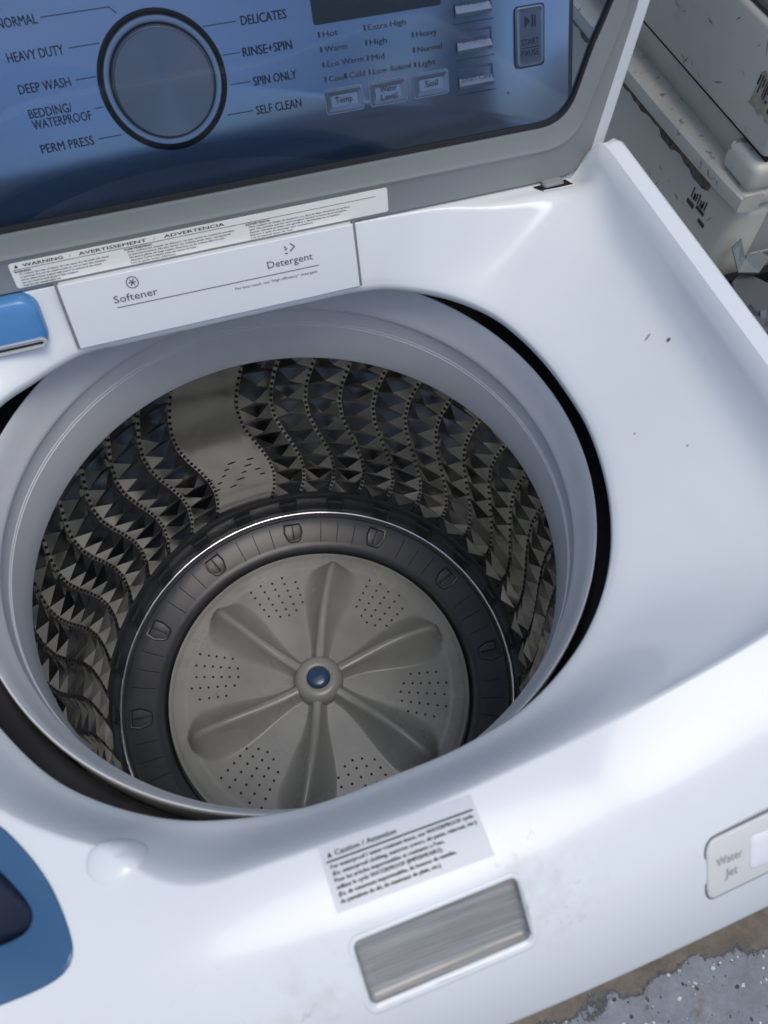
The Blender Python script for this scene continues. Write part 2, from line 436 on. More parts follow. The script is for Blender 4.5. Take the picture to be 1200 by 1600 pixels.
for d in phis:
    a, c, o = r0(d), rc(d), ro(d); cs, sn = math.cos(R_(d)), math.sin(R_(d)); zz = z0(d)
    ring = [(a + .0045, zz - .0125), (a + .0010, zz - .0105), (a - .0006, zz - .0070), (a - .0009, zz - .0030)]
    for i in range(NS + 1):
        s = i / NS; r = a + (c - a) * s
        ring.append((r, deck_z(d, r) - (.0012 * max(0, 1 - s * 9) ** 2)))
    for i in range(1, NW + 1):
        r = c + (o - c) * i / NW; ring.append((r, deck_z(d, r)))
    zl = ring[-1][1]
    ring += [(o + .0012, zl - .004), (o + .0015, zl - .03), (o + .0015, .075)]
    dv += [(CX + r * cs, r * sn, z) for r, z in ring]
K = len(ring)
for i in range(len(phis)):
    j = (i + 1) % len(phis)
    for q in range(K - 1):
        f = (i * K + q, j * K + q, j * K + q + 1, i * K + q + 1)
        if q > NS:
            mx = sum(dv[k][0] for k in f) / 4; my = sum(dv[k][1] for k in f) / 4
            if any(inpoly(mx, my, P) for P in CUTS): continue
        df.append(f)
deck = mesh('deck', dv, df, WHITE, wm)

# ---- cabinet below the deck (bowed front)
cv = []
for z, g in ((.079, 0), (.0745, .0012), (-.70, .0012), (-.742, -.004)):
    cv.append([(CX + (ro(d) + g) * math.cos(R_(d)), (ro(d) + g) * math.sin(R_(d)), z) for d in range(0, 360, 3)])
loops('cabinet', cv, WHITE, wm, angle=30)

# ---- handle pocket
def deckpt(x, y, n=0.0):
    h = 1e-3; z = H(x, y); nx = -(H(x + h, y) - H(x - h, y)) / (2 * h); ny = -(H(x, y + h) - H(x, y - h)) / (2 * h)
    L = math.sqrt(nx * nx + ny * ny + 1); return (x + n * nx / L, y + n * ny / L, z + n / L)
def pocket_ring(g, r, dep):
    return [deckpt(*hxy(a, b), -dep) for a, b in rrect(-HW / 2 - g, HW / 2 + g, -HH / 2 - g, HH / 2 + g, r, 8)]
loops('handle_rim', [pocket_ring(.0028, .0068, .0002), pocket_ring(.0023, .0063, -.0005), pocket_ring(.0010, .0050, -.0006), pocket_ring(0, .004, -.0002), pocket_ring(-.0008, .0034, .0018)], WHITE, wm, angle=60)
hp = loops('handle_pocket', [pocket_ring(-.0005, .0036, .0010), pocket_ring(-.0012, .0032, .0050), pocket_ring(-.0024, .0026, .0066), pocket_ring(-.0055, .002, .0070)], POCK, wm, cap1=True, angle=60)

# ---- blue lid-lock plate in the front left corner
def lock_ring(P, n): return [deckpt(x, y, n) for x, y in P]
def resample(P, n):
    P2 = P + [P[0]]; L = [0]
    for a, b in zip(P2, P2[1:]): L.append(L[-1] + math.dist(a, b))
    out = []
    for i in range(n):
        t = L[-1] * i / n
        for k in range(len(P)):
            if L[k] <= t <= L[k + 1]:
                u = (t - L[k]) / (L[k + 1] - L[k]); out.append((P2[k][0] + (P2[k + 1][0] - P2[k][0]) * u, P2[k][1] + (P2[k + 1][1] - P2[k][1]) * u)); break
    return out
def smooth_poly(P, it=2):
    for _ in range(it):
        P = [q for a, b in zip(P, P[1:] + P[:1]) for q in ((a[0] * .75 + b[0] * .25, a[1] * .75 + b[1] * .25), (a[0] * .25 + b[0] * .75, a[1] * .25 + b[1] * .75))]
    return P
LO = resample(smooth_poly(LOCK), 72); LI = resample(smooth_poly(LOCKH), 72)
# start both outlines at the same bearing
def rotate_to(P, c):
    k = min(range(len(P)), key=lambda i: abs(math.atan2(P[i][1] - c[1], P[i][0] - c[0])))
    return P[k:] + P[:k]
LC = (-.224, -.25); LO = rotate_to(LO, LC); LI = rotate_to(LI, LC)
lock = loops('lid_lock_plate', [lock_ring(LO, -.003), lock_ring(LO, .0010), lock_ring(shrink(LO, .0008), .0016), lock_ring(shrink(LO, .0022), .0013), lock_ring(shrink(LI, -.0014), .0010), lock_ring(LI, .0002), lock_ring(shrink(LI, .0006), -.003)], BLUED, wm, angle=50)
loops('latch_hole', [lock_ring(shrink(LI, .0005), -.0028), lock_ring(shrink(LI, .0035), -.016), lock_ring(shrink(LI, .008), -.018)], NAVY, lock, cap1=True, angle=60)

# ---- round bumper in the bowl corner
bv = []
BX, BY = -.1500, -.2465
for r, h in ((.0150, -.0008), (.0143, .0002), (.0130, .0011), (.0110, .0017), (.0080, .0021), (.0040, .0023), (.0004, .0024)):
    bv.append([deckpt(BX + r * math.cos(a), BY + r * .85 * math.sin(a), h) for a in [2 * math.pi * i / 32 for i in range(32)]])
loops('bumper', bv, WHITE, wm, cap1=True)

# ---- caution label on the front slope
LA, LB, LCc, LD = (-.0477, -.2751), (.0380, -.2740), (.0397, -.3064), (-.0472, -.3070)
def lab(u, v, n=.0004):       # u 0..1 across, v 0..1 down
    x = (LA[0] * (1 - u) + LB[0] * u) * (1 - v) + (LD[0] * (1 - u) + LCc[0] * u) * v
    y = (LA[1] * (1 - u) + LB[1] * u) * (1 - v) + (LD[1] * (1 - u) + LCc[1] * u) * v
    return deckpt(x, y, n)
gv = [lab(i / 24, j / 12) for j in range(13) for i in range(25)]
gf = [(j * 25 + i, j * 25 + i + 1, j * 25 + i + 26, j * 25 + i + 25) for j in range(12) for i in range(24)]
cl = mesh('caution_label', gv, gf, PAPER2, wm, smooth=True)
LW, LH = .0862, .0322
p = Print()
p.poly([(.0032, -.0058), (.0058, -.0058), (.0045, -.0032)])
p.text('Caution / Attention', .0075, -.0058, .0027, .034, bold=.00012)
p.line(.002, -.0078, .0842, -.0078, .0009, 16)
rows = [('For waterproof / water-resistant items, use WATERPROOF cycle.', .080), ('(Ex. waterproof clothing, mattress covers, ski pants, raincoat, etc.)', .080),
        ('Pour les articles impermeables et resistants a l\'eau,', .060), ('utilisez le cycle WATERPROOF (IMPERMEABLE).', .058), ('(Ex. de vetements impermeables, de housses de matelas,', .064), ('de pantalons de ski, de manteaux de pluie, etc.)', .054)]
for i, (s, w) in enumerate(rows): p.text(s, .0035, -.0115 - i * .0034, .0020, w, bold=.00013)
p.build('lettering', lambda u, v: lab(u / LW, -v / LH, .0008), INK, cl)

# ---- water jet button, front right
def jet_ring(g, n, u0=.1560, u1=.2960):
    return [(x, y) for x, y in rrect(u0 - g, u1 + g, -.3625 - g, -.3352 + g, .0062 + g, 8)]
def jetz(P, n):
    # plate follows the bowed front
    return [deckpt(x, y + .010 * ((x / .25) ** 2 - .40), n) for x, y in P]
def jshrink(P, k, ky=None):
    cx, cy = .226, -.34885
    return [(cx + (x - cx) * (1 - (1 - k) * .19), cy + (y - cy) * k) for x, y in P]
JB = jet_ring(-.0012, 0)
jb = loops('water_jet_button', [jetz(jet_ring(.0004, 0), -.001), jetz(jet_ring(.0002, 0), .0008), jetz(jet_ring(-.0007, 0), .0014)] + [jetz(jshrink(JB, k), .0014) for k in (1, .85, .7, .55, .4, .25, .1, .0002)], IVORY, wm, angle=50)
loops('button_gap', [jetz(jet_ring(.0013, 0), .0002), jetz(jet_ring(.0003, 0), .00025)], mat('seam_shadow', (.18, .18, .2), .6), jb)
kk = lambda g: rrect(.1820 - g, .2080 + g, -.3565 - g, -.3405 + g, max(.0006, .004 + g), 6)
loops('key', [jetz(kk(0), .0012), jetz(kk(-.0003), .0022), jetz(kk(-.0012), .0026), jetz(kk(-.004), .0027), jetz(kk(-.0065), .0027)], KEYW, jb, cap1=True, angle=50)
p = Print(); p.text('Water', .1612, -.3478, .0040, .0165); p.text('Jet', .1668, -.3545, .0040, .0080)
p.build('lettering', lambda u, v: jetz([(u, v)], .0020)[0], mat('pale_print', (.40, .40, .41), .5), jb)

# ---- detergent drawer front on the back slope
DT = R_(20.5)
def Dp(u, s, n=0.0): return (u, .1635 + s * math.sin(DT) - n * math.cos(DT), .15 + s * math.cos(DT) + n * math.sin(DT))
bm = bmesh.new()
fr = rrect(-.1290, .1110, -.0008, .0535, .0010, 3)
vs0 = [bm.verts.new(Dp(u, s, -.006)) for u, s in fr]; vs1 = [bm.verts.new(Dp(u, s, .0022)) for u, s in fr]; vs2 = [bm.verts.new(Dp(u * .9985 - .00001, s * .985 + .0003, .0030)) for u, s in fr]
for A, B in ((vs0, vs1), (vs1, vs2)):
    for i in range(len(fr)): bm.faces.new((A[i], A[(i + 1) % len(fr)], B[(i + 1) % len(fr)], B[i]))
bm.faces.new(vs2)
dr = bm_obj('detergent_drawer', bm, WHITEB, wm, True, 30)
for u in (-.1302, .1122):
    bm = bmesh.new(); q = [Dp(u - .0011, -.001, .0022), Dp(u + .0011, -.001, .0022), Dp(u + .0011, .058, .0024), Dp(u - .0011, .058, .0024)]
    bm.faces.new([bm.verts.new(v) for v in q]); bm_obj('seam', bm, mat('seam_grey', (.22, .22, .23), .7), dr, False)
p = Print()
p.text('Softener', -.0915, .0305, .0060, .0350); p.text('Detergent', .0350, .0318, .0060, .0385)
p.line(-.0907, .0266, .0778, .0258, .0006, 24)
p.text('For best result, use "High efficiency" detergent', .0050, .0198, .0022, .0705)
p.ring(-.0735, .0445, .0046, .0007)
for a in range(0, 180, 60): p.line(-.0735 - .003 * math.cos(R_(a)), .0445 - .003 * math.sin(R_(a)), -.0735 + .003 * math.cos(R_(a)), .0445 + .003 * math.sin(R_(a)), .0008, 1)
p.line(.0565, .0490, .0600, .0455, .0009, 1); p.line(.0600, .0455, .0555, .0425, .0009, 1); p.line(.0515, .0440, .0535, .0455, .0009, 1); p.line(.0512, .0415, .0535, .0410, .0009, 1); p.dot(.0520, .0466, .0008)
p.build('lettering', lambda u, v: Dp(u, v, .0034), INKG, dr)

# ---- blue water spout, back left
bm = bmesh.new()
SX0, SX1 = -.2230, -.1478
def sp_ring(s, g, n): return [bm.verts.new(Dp(u, v, n)) for u, v in rrect(SX0 - g, SX1 + g, .0080 - g, .0520 + g, .013 + g * .5, 8)]
RS = [sp_ring(0, 0, -.012), sp_ring(0, 0, .005), sp_ring(0, -.0012, .0082), sp_ring(0, -.0035, .0100), sp_ring(0, -.009, .0108)]
for A, B in zip(RS, RS[1:]):
    for i in range(len(A)): bm.faces.new((A[i], A[(i + 1) % len(A)], B[(i + 1) % len(A)], B[i]))
bm.faces.new(RS[-1])
spout = bm_obj('water_spout', bm, BLUE, wm, True, 40)
def cap_ring(u0, u1, v0, v1, n): return [Dp(u, v, n) for u, v in rrect(u0, u1, v0, v1, (v1 - v0) / 2 - 1e-5, 8)]
noz = loops('nozzle', [cap_ring(-.2200, -.1500, .0110, .0196, .0095), cap_ring(-.2198, -.1502, .0112, .0194, .0122), cap_ring(-.2188, -.1512, .0121, .0185, .0125), cap_ring(-.2182, -.1518, .0128, .0178, .0112)], mat('nozzle_grey', (.50, .51, .52), .35, metal=.2), spout, cap1=True, angle=40)
loops('nozzle_slot', [cap_ring(-.2165, -.1530, .0143, .0163, .0113), cap_ring(-.2164, -.1531, .0144, .0162, .0115)], BLACK, spout, cap1=True)

# ---- balance ring, tub cover
ringp = [(.2452, .045), (.2455, .1060), (.2452, .1100), (.2444, .1117), (.2434, .1116), (.2418, .1080), (.2400, .1010), (.2380, .0910), (.2360, .0830), (.2347, .0785), (.2342, .0758), (.2345, .0732), (.2356, .0712), (.2362, .0690), (.2356, .0560), (.2355, .0549), (.2365, .0543), (.2365, .0536), (.2352, .0530), (.2352, .0519), (.2363, .0513), (.2363, .0506), (.2349, .0498), (.2346, .030), (.2350, .0035), (.2356, .0010), (.2370, -.0010), (.2400, -.0018), (.2570, -.0018)]
lathe('balance_ring', ringp, RING, wm, 220, angle=50)
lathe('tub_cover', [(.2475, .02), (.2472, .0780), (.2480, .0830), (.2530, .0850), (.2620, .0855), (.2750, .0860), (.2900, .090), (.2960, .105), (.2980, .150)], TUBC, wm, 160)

# ---- steel drum wall, embossed with pyramids between wavy hole rows
RW = .2570
def wavy(z): return 3.25 * math.cos(2 * math.pi * (z + .1) / .29)
def W(phi, z, inw=0.0):
    r = RW - inw - .0025 * max(0, min(1, (-.22 - z) / .09)); a = R_(phi); return (r * math.cos(a), r * math.sin(a), z)
ZT, ZB, NR = -.010, -.3010, 10
rowz = [ZT + (ZB - ZT) * i / NR for i in range(NR + 1)]
HALF = .52
v, f = [], []
def add(*pts):
    k = len(v); v.extend(pts); return list(range(k, k + len(pts)))
SMOOTH = {1, 2, 21, 22}
for k in range(40):
    p0 = 80.4 + 9 * k
    if k in SMOOTH:
        for i in range(28):
            za, zb = ZT + (ZB - ZT) * i / 28, ZT + (ZB - ZT) * (i + 1) / 28
            for j in range(6):
                l0 = p0 + (HALF if (k - 1) not in SMOOTH else 0) ; l1 = p0 + 9 - (HALF if (k + 1) % 40 not in SMOOTH else 0)
                a, b = l0 + (l1 - l0) * j / 6, l0 + (l1 - l0) * (j + 1) / 6
                f.append(add(W(a + wavy(za), za), W(b + wavy(za), za), W(b + wavy(zb), zb), W(a + wavy(zb), zb)))
    else:
        for i in range(NR):
            za, zb = rowz[i], rowz[i + 1]; zm = (za + zb) / 2
            A = W(p0 + HALF + wavy(za), za); B = W(p0 + 9 - HALF + wavy(za), za); C_ = W(p0 + 9 - HALF + wavy(zb), zb); D = W(p0 + HALF + wavy(zb), zb)
            ap = W(p0 + 4.5 + wavy(zm) + random.uniform(-.15, .15), zm + random.uniform(-.0006, .0006), .0070)
            q = add(A, B, C_, D, ap)
            f += [(q[0], q[1], q[4]), (q[1], q[2], q[4]), (q[2], q[3], q[4]), (q[3], q[0], q[4])]
    if k in SMOOTH and (k - 1) in SMOOTH: continue
    for i in range(NR):                       # flat strip carrying the holes
        za, zb = rowz[i], rowz[i + 1]
        f.append(add(W(p0 - HALF + wavy(za), za, .0002), W(p0 + HALF + wavy(za), za, .0002), W(p0 + HALF + wavy(zb), zb, .0002), W(p0 - HALF + wavy(zb), zb, .0002)))
bm = bmesh.new()
bv_ = [bm.verts.new(x) for x in v]
for q in f: bm.faces.new([bv_[i] for i in q])
bmesh.ops.remove_doubles(bm, verts=bm.verts, dist=.00035)
drum = bm_obj('drum', bm, STEEL, wm, True, 12)
# the drum's outer skin closes it off from the tub
lathe('tub', [(.2585, -.001), (.2680, .010), (.2680, -.39), (.10, -.40), (.0, -.40)], DARKP, wm, 80, angle=40)
# holes: dark pressed rings in rows
def hole_mesh(items, rad, depth):
    vv, ff = [], []
    for c, n, t in items:
        n = Vector(n).normalized(); t = Vector(t).normalized(); b_ = n.cross(t)
        k = len(vv); c = Vector(c)
        for r, h in ((rad * 1.0, 0), (rad * .95, depth)):
            for i in range(10):
                a = 2 * math.pi * i / 10; vv.append(c + (t * math.cos(a) + b_ * math.sin(a)) * r + n * h)
        for i in range(10): ff.append((k + i, k + (i + 1) % 10, k + 10 + (i + 1) % 10, k + 10 + i))
        ff.append(tuple(k + 10 + i for i in range(10)))
    return vv, ff
items = []; rims = []
for k in range(40):
    if k in SMOOTH and (k - 1) in SMOOTH: continue
    z = -.014
    while z > -.3000:
        ph = 80.4 + 9 * k
        ii = min(NR - 1, int((z - ZT) / (ZB - ZT) * NR)); za, zb = rowz[ii], rowz[ii + 1]; t = (z - za) / (zb - za)
        ph += wavy(za) * (1 - t) + wavy(zb) * t
        c = W(ph, z, .0008); a = R_(ph)
        items.append((c, (-math.cos(a), -math.sin(a), 0), (0, 0, 1)))
        z -= .0098
hv, hf = hole_mesh(items, .0019, .0003)
h = mesh('perforation', hv, hf, BLACK, drum, smooth=False); h['kind'] = 'stuff'
# long slots in the smooth panel
for px, z in ((92.0, -.200), (93.2, -.212), (94.6, -.224), (90.6, -.226), (89.5, -.239), (97.5, -.196), (99.3, -.206), (100.5, -.217), (102.2, -.228), (103.5, -.240), (105.0, -.214), (106.2, -.226), (107.0, -.239), (96.0, -.236), (98.6, -.246)):
    ph = px; a = R_(ph); cc = Vector(W(ph, z, .0004)); tx = Vector((-math.sin(a), math.cos(a), 0)); tz = Vector((0, 0, 1))
    L_ = random.uniform(.0032, .0056)
    mesh('slot', [cc + tx * L_ * math.cos(q) + tz * .0011 * math.sin(q) for q in [2 * math.pi * i / 14 for i in range(14)]], [tuple(range(14))], BLACK, drum, smooth=False)

# ---- dark drum base, chrome ring, ribs and catches
base = lathe('drum_base', [(.2562, -.3000), (.2548, -.3020), (.2540, -.3180), (.2552, -.3200), (.2548, -.3500), (.2530, -.3560), (.2490, -.3585), (.2460, -.3575), (.2440, -.3590), (.2330, -.3655), (.2140, -.3705), (.2035, -.3740), (.2012, -.3785), (.2000, -.3900)], DARKP, wm, 200, angle=45)
n = 180; vs = []; fs = []
for i in range(n):
    a = 2 * math.pi * i / n
    for q in range(10):
        t = 2 * math.pi * q / 10; r = .2522 + .0024 * math.cos(t); vs.append((r * math.cos(a), r * math.sin(a), -.3535 + .0024 * math.sin(t)))
for i in range(n):
    for q in range(10): fs.append((i * 10 + q, ((i + 1) % n) * 10 + q, ((i + 1) % n) * 10 + (q + 1) % 10, i * 10 + (q + 1) % 10))
mesh('steel_trim_ring', vs, fs, CHROME, wm)
def annulus_z(r):
    P = [(.2440, -.3590), (.2330, -.3655), (.2140, -.3705), (.2035, -.3740)]
    for (a, za), (b, zb) in zip(P, P[1:]):
        if b <= r <= a: return za + (zb - za) * (a - r) / (a - b)
    return P[0][1] if r > .244 else P[-1][1]
rib_me = None
for k in range(60):
    a = R_(6 * k + 1.5)
    if (6 * k + 1.5 - 83.5 + 7) % 30 < 14: continue
    bm = bmesh.new(); c, s = math.cos(a), math.sin(a)
    pts = []
    for r in (.2405, .2330, .2240, .2120):
        for w, hgt in ((-.0005, 0), (0, .0011), (.0005, 0)):
            pts.append(bm.verts.new((r * c - w * s, r * s + w * c, annulus_z(r) + hgt)))
    for i in range(3):
        for j in range(2): bm.faces.new((pts[i * 3 + j], pts[i * 3 + j + 1], pts[i * 3 + j + 4], pts[i * 3 + j + 3]))
    bm_obj('rib', bm, DARKP, base, False)
catch0 = None
for k in range(12):
    ang = 83.5 + 30 * k
    if catch0 is None:
        bm = bmesh.new()
        out = [(.2415, -.0125), (.2415, .0125), (.2300, .0140), (.2180, .0095), (.2155, .0060), (.2155, -.0060), (.2180, -.0095), (.2300, -.0140)]
        def ringv(sc_, h):
            return [bm.verts.new(((.2285 + (r - .2285) * sc_), w * sc_, annulus_z(.2285 + (r - .2285) * sc_) + h)) for r, w in out]
        RR = [ringv(1.0, .0002), ringv(.97, .0030), ringv(.88, .0034), ringv(.80, .0008), ringv(.62, .0006)]
        for A, B in zip(RR, RR[1:]):
            for i in range(8): bm.faces.new((A[i], A[(i + 1) % 8], B[(i + 1) % 8], B[i]))
        bm.faces.new(RR[-1])
        bm_box(bm, .2190, .2385, -.0006, .0006, -.3700, -.3590, 0)
        catch0 = bm_obj('catch', bm, DARKP, base, True, 25); co = catch0
    else:
        co = catch0.copy(); col.objects.link(co)
    co.rotation_euler = (0, 0, R_(ang))
# small ribs and pads on the upright part of the base
pad0 = None
for k in range(24):
    if pad0 is None:
        bm = bmesh.new(); bm_box(bm, .2515, .2560, -.0120, .0120, -.3440, -.3230, .0012, 1)
        for q in (-.006, .006): bm_box(bm, .2508, .2520, q - .0006, q + .0006, -.3420, -.3250, 0)
        pad0 = bm_obj('pad', bm, DARKP, base, True, 30); co = pad0
    else:
        co = pad0.copy(); col.objects.link(co)
    co.rotation_euler = (0, 0, R_(83.5 + 15 * k)); 

# ---- pulsator
FA = [67.5 + 60 * k for k in range(6)]
def puls_z(r, ang):
    z = -.3755 + .0165 * max(0, 1 - r / .192) ** 1.0 - .0012 * sstep(.186, .1967, r)
    z += .0008 * sstep(.172, .176, r) * (1 - sstep(.190, .194, r))
    best = 0
    for fa in FA:
        da = (ang - fa + 180) % 360 - 180
        if abs(da) > 89: continue
        u = r * math.cos(R_(da)); w = r * math.sin(R_(da))
        w -= .004 * math.sin(min(1, u / .17) * 3.14)                     # slight sweep
        if u < .015 or u > .185: continue
        hw = .0125 + .0235 * sstep(.030, .145, u)                      # half width of the foot
        end = 1.0
        if u > .146: 
            t = (u - .146) / .032
            if t >= 1: continue
            hw *= math.sqrt(1 - t * t); end = math.sqrt(max(0, 1 - t ** 3))
        t = abs(w) / max(hw, 1e-5)
        if t >= 1: continue
        hgt = (.0170 + .0150 * sstep(.03, .13, u)) * end
        pl = min(.0052, hw * .6)
        q = max(0.0, math.sqrt(w * w + 2.2e-6) - pl) / max(1e-5, hw - pl)
        best = max(best, hgt * max(0, 1 - q) ** 1.55 * (1 - .10 * min(1, abs(w) / pl) ** 2))
    return z + best
pv, pf = [], []
PR = [.024 + (.1967 - .024) * i / 96 for i in range(97)]; PN = 480
for i in range(PN):
    ang = 360 * i / PN; c, s = math.cos(R_(ang)), math.sin(R_(ang))
    for r in PR: pv.append((r * c, r * s, puls_z(r, ang)))
    pv.append((.1970 * c, .1970 * s, -.383))
K = len(PR) + 1
for i in range(PN):
    j = (i + 1) % PN
    for q in range(K - 1): pf.append((i * K + q, j * K + q, j * K + q + 1, i * K + q + 1))
pul = mesh('pulsator', pv, pf, PULS, wm, True, 60)
lathe('hub', [(.0315, -.3640), (.0318, -.3520), (.0310, -.3465), (.0285, -.3420), (.0245, -.3392), (.0200, -.3382), (.0165, -.3384), (.0150, -.3392), (.0146, -.3410)], PULS, pul, 72)
lathe('centre_cap', [(.0143, -.3410), (.0142, -.3388), (.0132, -.3374), (.0100, -.3360), (.0060, -.3352), (.0001, -.3348)], CAPB, pul, 48)
ph_items = []
for k in range(6):
    ca = 37.5 + 60 * k
    for i in range(6):
        for j in range(5):
            r = .107 + .0113 * i + (.003 if j % 2 else 0); w = (j - 2) * .0150 * (.78 + .055 * i) + (i - 2.5) * .0006
            if (i == 0 and abs(j - 2) > 1) or (i == 5 and abs(j - 2) > 1 and random.random() < .5): continue
            a = R_(ca) + math.atan2(w, r); rr = math.hypot(r, w) + random.uniform(-.0006, .0006)
            z = puls_z(rr, math.degrees(a)); ph_items.append(((rr * math.cos(a), rr * math.sin(a), z + .00005), (-.08 * math.cos(a), -.08 * math.sin(a), 1), (math.cos(a), math.sin(a), .08)))
hv, hf = hole_mesh(ph_items, .0017, .00035)
h = mesh('perforation', hv, hf, BLACK, pul, smooth=False); h['kind'] = 'stuff'

# ---- lid, standing open and leaning back a little
LT = R_(8)
def Lp(X, s, n=0.0): return (X, .19 + s * math.sin(LT) - n * math.cos(LT), .2 + s * math.cos(LT) + n * math.sin(LT))
LCX = -.006
def half_to_loop(H_, n_seg):
    """right half outline, bottom centre to top centre, resampled per segment and mirrored"""
    pts = []
    for (seg, n) in zip(H_, n_seg):
        L = [0]
        for a, b in zip(seg, seg[1:]): L.append(L[-1] + math.dist(a, b))
        for i in range(n):
            t = L[-1] * i / n
            for k in range(len(seg) - 1):
                if L[k] <= t <= L[k + 1] + 1e-12:
                    u = (t - L[k]) / max(1e-9, L[k + 1] - L[k]); pts.append((seg[k][0] + (seg[k + 1][0] - seg[k][0]) * u, seg[k][1] + (seg[k + 1][1] - seg[k][1]) * u)); break
    pts.append(H_[-1][-1])
    left = [(2 * LCX - x, s) for x, s in reversed(pts[1:-1])]
    return pts + left
def arc(p0, pc, p1, n=10):
    return [((1 - t) ** 2 * p0[0] + 2 * t * (1 - t) * pc[0] + t * t * p1[0], (1 - t) ** 2 * p0[1] + 2 * t * (1 - t) * pc[1] + t * t * p1[1]) for t in [i / n for i in range(n + 1)]]
SEG = (14, 14, 18, 12, 10)
def outline(sb, xb, pc, ptop, side, top, topr):
    """bottom height, where the corner starts, corner control, corner end, side points, top height, top corner start"""
    c1 = arc((xb, sb), pc, ptop)
    sidep = [ptop] + side
    c2 = arc(side[-1], (side[-1][0] + .002, top), (topr, top))
    return half_to_loop(([(LCX, sb), (xb, sb)], c1, sidep, c2, [(topr, top), (LCX, top)]), SEG)
o_out = outline(-.0036, .2950, (.3240, -.0030), (.3300, .0180), [(.3380, .0700), (.3475, .1300), (.3560, .2200), (.3590, .3200), (.3540, .4000)], .4500, .300)
o_rid = outline(.0256, .2800, (.3120, .0250), (.3190, .0520), [(.3262, .0790), (.3419, .1310), (.3480, .2200), (.3500, .3200), (.3450, .3850)], .4280, .295)
o_gls = outline(.0466, .2760, (.3020, .0460), (.3075, .0720), [(.3151, .1038), (.3258, .1330), (.3330, .2200), (.3350, .3200), (.3300, .3700)], .4050, .285)
def L3(o, n, dx=0.0, ds=0.0):
    return [Lp(x + math.copysign(dx, x - LCX) * (1 if abs(x - LCX) > .2 else 0), s + ds, n) for x, s in o]
def mixo(a, b, t): return [(p[0] + (q[0] - p[0]) * t, p[1] + (q[1] - p[1]) * t) for p, q in zip(a, b)]
lid = loops('lid', [L3(o_out, -.016), L3(o_out, .0015), L3(mixo(o_out, o_rid, .05), .0034), L3(mixo(o_out, o_rid, .84), .0006), L3(mixo(o_out, o_rid, .90), .0012), L3(mixo(o_out, o_rid, .97), .0024), L3(o_rid, .0022), L3(mixo(o_rid, o_gls, .12), .0004), L3(mixo(o_rid, o_gls, .80), .0030), L3(mixo(o_rid, o_gls, .95), .0022), L3(o_gls, -.0010), L3(o_gls, -.0060)], GREYF, wm, angle=55)
# black seal line and the window
loops('seal', [L3(mixo(o_rid, o_gls, .95), .0018), L3(mixo(o_rid, o_gls, .98), .0028), L3(mixo(o_rid, o_gls, 1.11), .0020), L3(mixo(o_rid, o_gls, 1.14), -.0010)], BLACK, lid, angle=50)
loops('lid_glass', [L3(o_gls, -.0004)], GLASS, lid, cap1=True, smooth=False)
# white outer shell: a rim round the sides and front, behind the grey frame
def shell_at(dx, n):
    return [Lp(x + (dx if x > LCX else -dx) * min(1, max(0, (abs(x - LCX) - .30) / .02)), max(s, .0145) + (.012 if s > .3 else 0), n) for x, s in o_out]
loops('outer_shell', [shell_at(-.004, -.0030), shell_at(.0125, -.0020), shell_at(.0150, -.0040), shell_at(.0150, -.0180), shell_at(.004, -.0250), shell_at(-.006, -.0250)], WHITE, lid, angle=50)
# warning label
WL = (-.1583, .1447, .0002, .0204)
wlab = loops('warning_label', [[Lp(u, v, .0036 - v * .13) for u, v in rrect(WL[0], WL[1], WL[2], WL[3], .0022, 5)], [Lp(u, v, .0041 - v * .13) for u, v in rrect(WL[0] + .0002, WL[1] - .0002, WL[2] + .0002, WL[3] - .0002, .002, 5)]], PAPER, lid, cap1=True, smooth=False)
p = Print()
p.poly([(-.1545, .0166), (-.1515, .0166), (-.1530, .0194)])
p.text('WARNING', -.1480, .0167, .0024, .0300, bold=.0001); p.text('/', -.1130, .0167, .0024); p.text('AVERTISSEMENT', -.1060, .0167, .0024, .0520, bold=.0001); p.text('/', -.0480, .0167, .0024); p.text('ADVERTENCIA', -.0400, .0167, .0024, .0480, bold=.0001)
p.line(-.1560, .0152, .1340, .0152, .00035, 40)
p.text('WARNING', -.1560, .0128, .0016, .0125, bold=.00008)
WR = ['To reduce the risk of injury, do not open the lid while the drum', 'is spinning. Do not let children play in, on or near this machine.', 'Never place items soaked with petrol or solvent in the drum.', 'Do not reach in until all parts have stopped.', 'Read the user manual before use.']
FRT = ['Pour reduire les risques de blessure, ne pas ouvrir le couvercle pendant', 'le fonctionnement. Ne pas laisser les enfants jouer avec cet appareil.', 'Ne jamais placer de linge imbibe d\'essence ou de solvant dans la cuve.', 'Attendre l\'arret complet avant de mettre la main.', 'Lire le guide avant utilisation.']
EST = ['Para reducir el riesgo de lesiones, no abra la tapa mientras el tambor', 'gira. No permita que los ninos jueguen dentro o cerca de la maquina.', 'Nunca coloque prendas con gasolina o disolvente en el tambor.', 'Espere a que se detenga por completo.', 'Lea el manual antes de usar.']
for (x0, w, rows_) in ((-.1530, .068, WR), (-.0700, .085, FRT), (.0270, .085, EST)):
    for i, s in enumerate(rows_):
        ln = w * (1, .96, .90, .62, .42)[i]
        p.text(s, x0, .0108 - i * .0023, .0012, ln, bold=.00006)
p.text('AVERTISSEMENT', -.0725, .0128, .0016, .022, bold=.00008); p.text('ADVERTENCIA', .0245, .0128, .0016, .020, bold=.00008)
p.build('lettering', lambda u, v: Lp(u, v, .0044 - v * .13), INK, wlab)
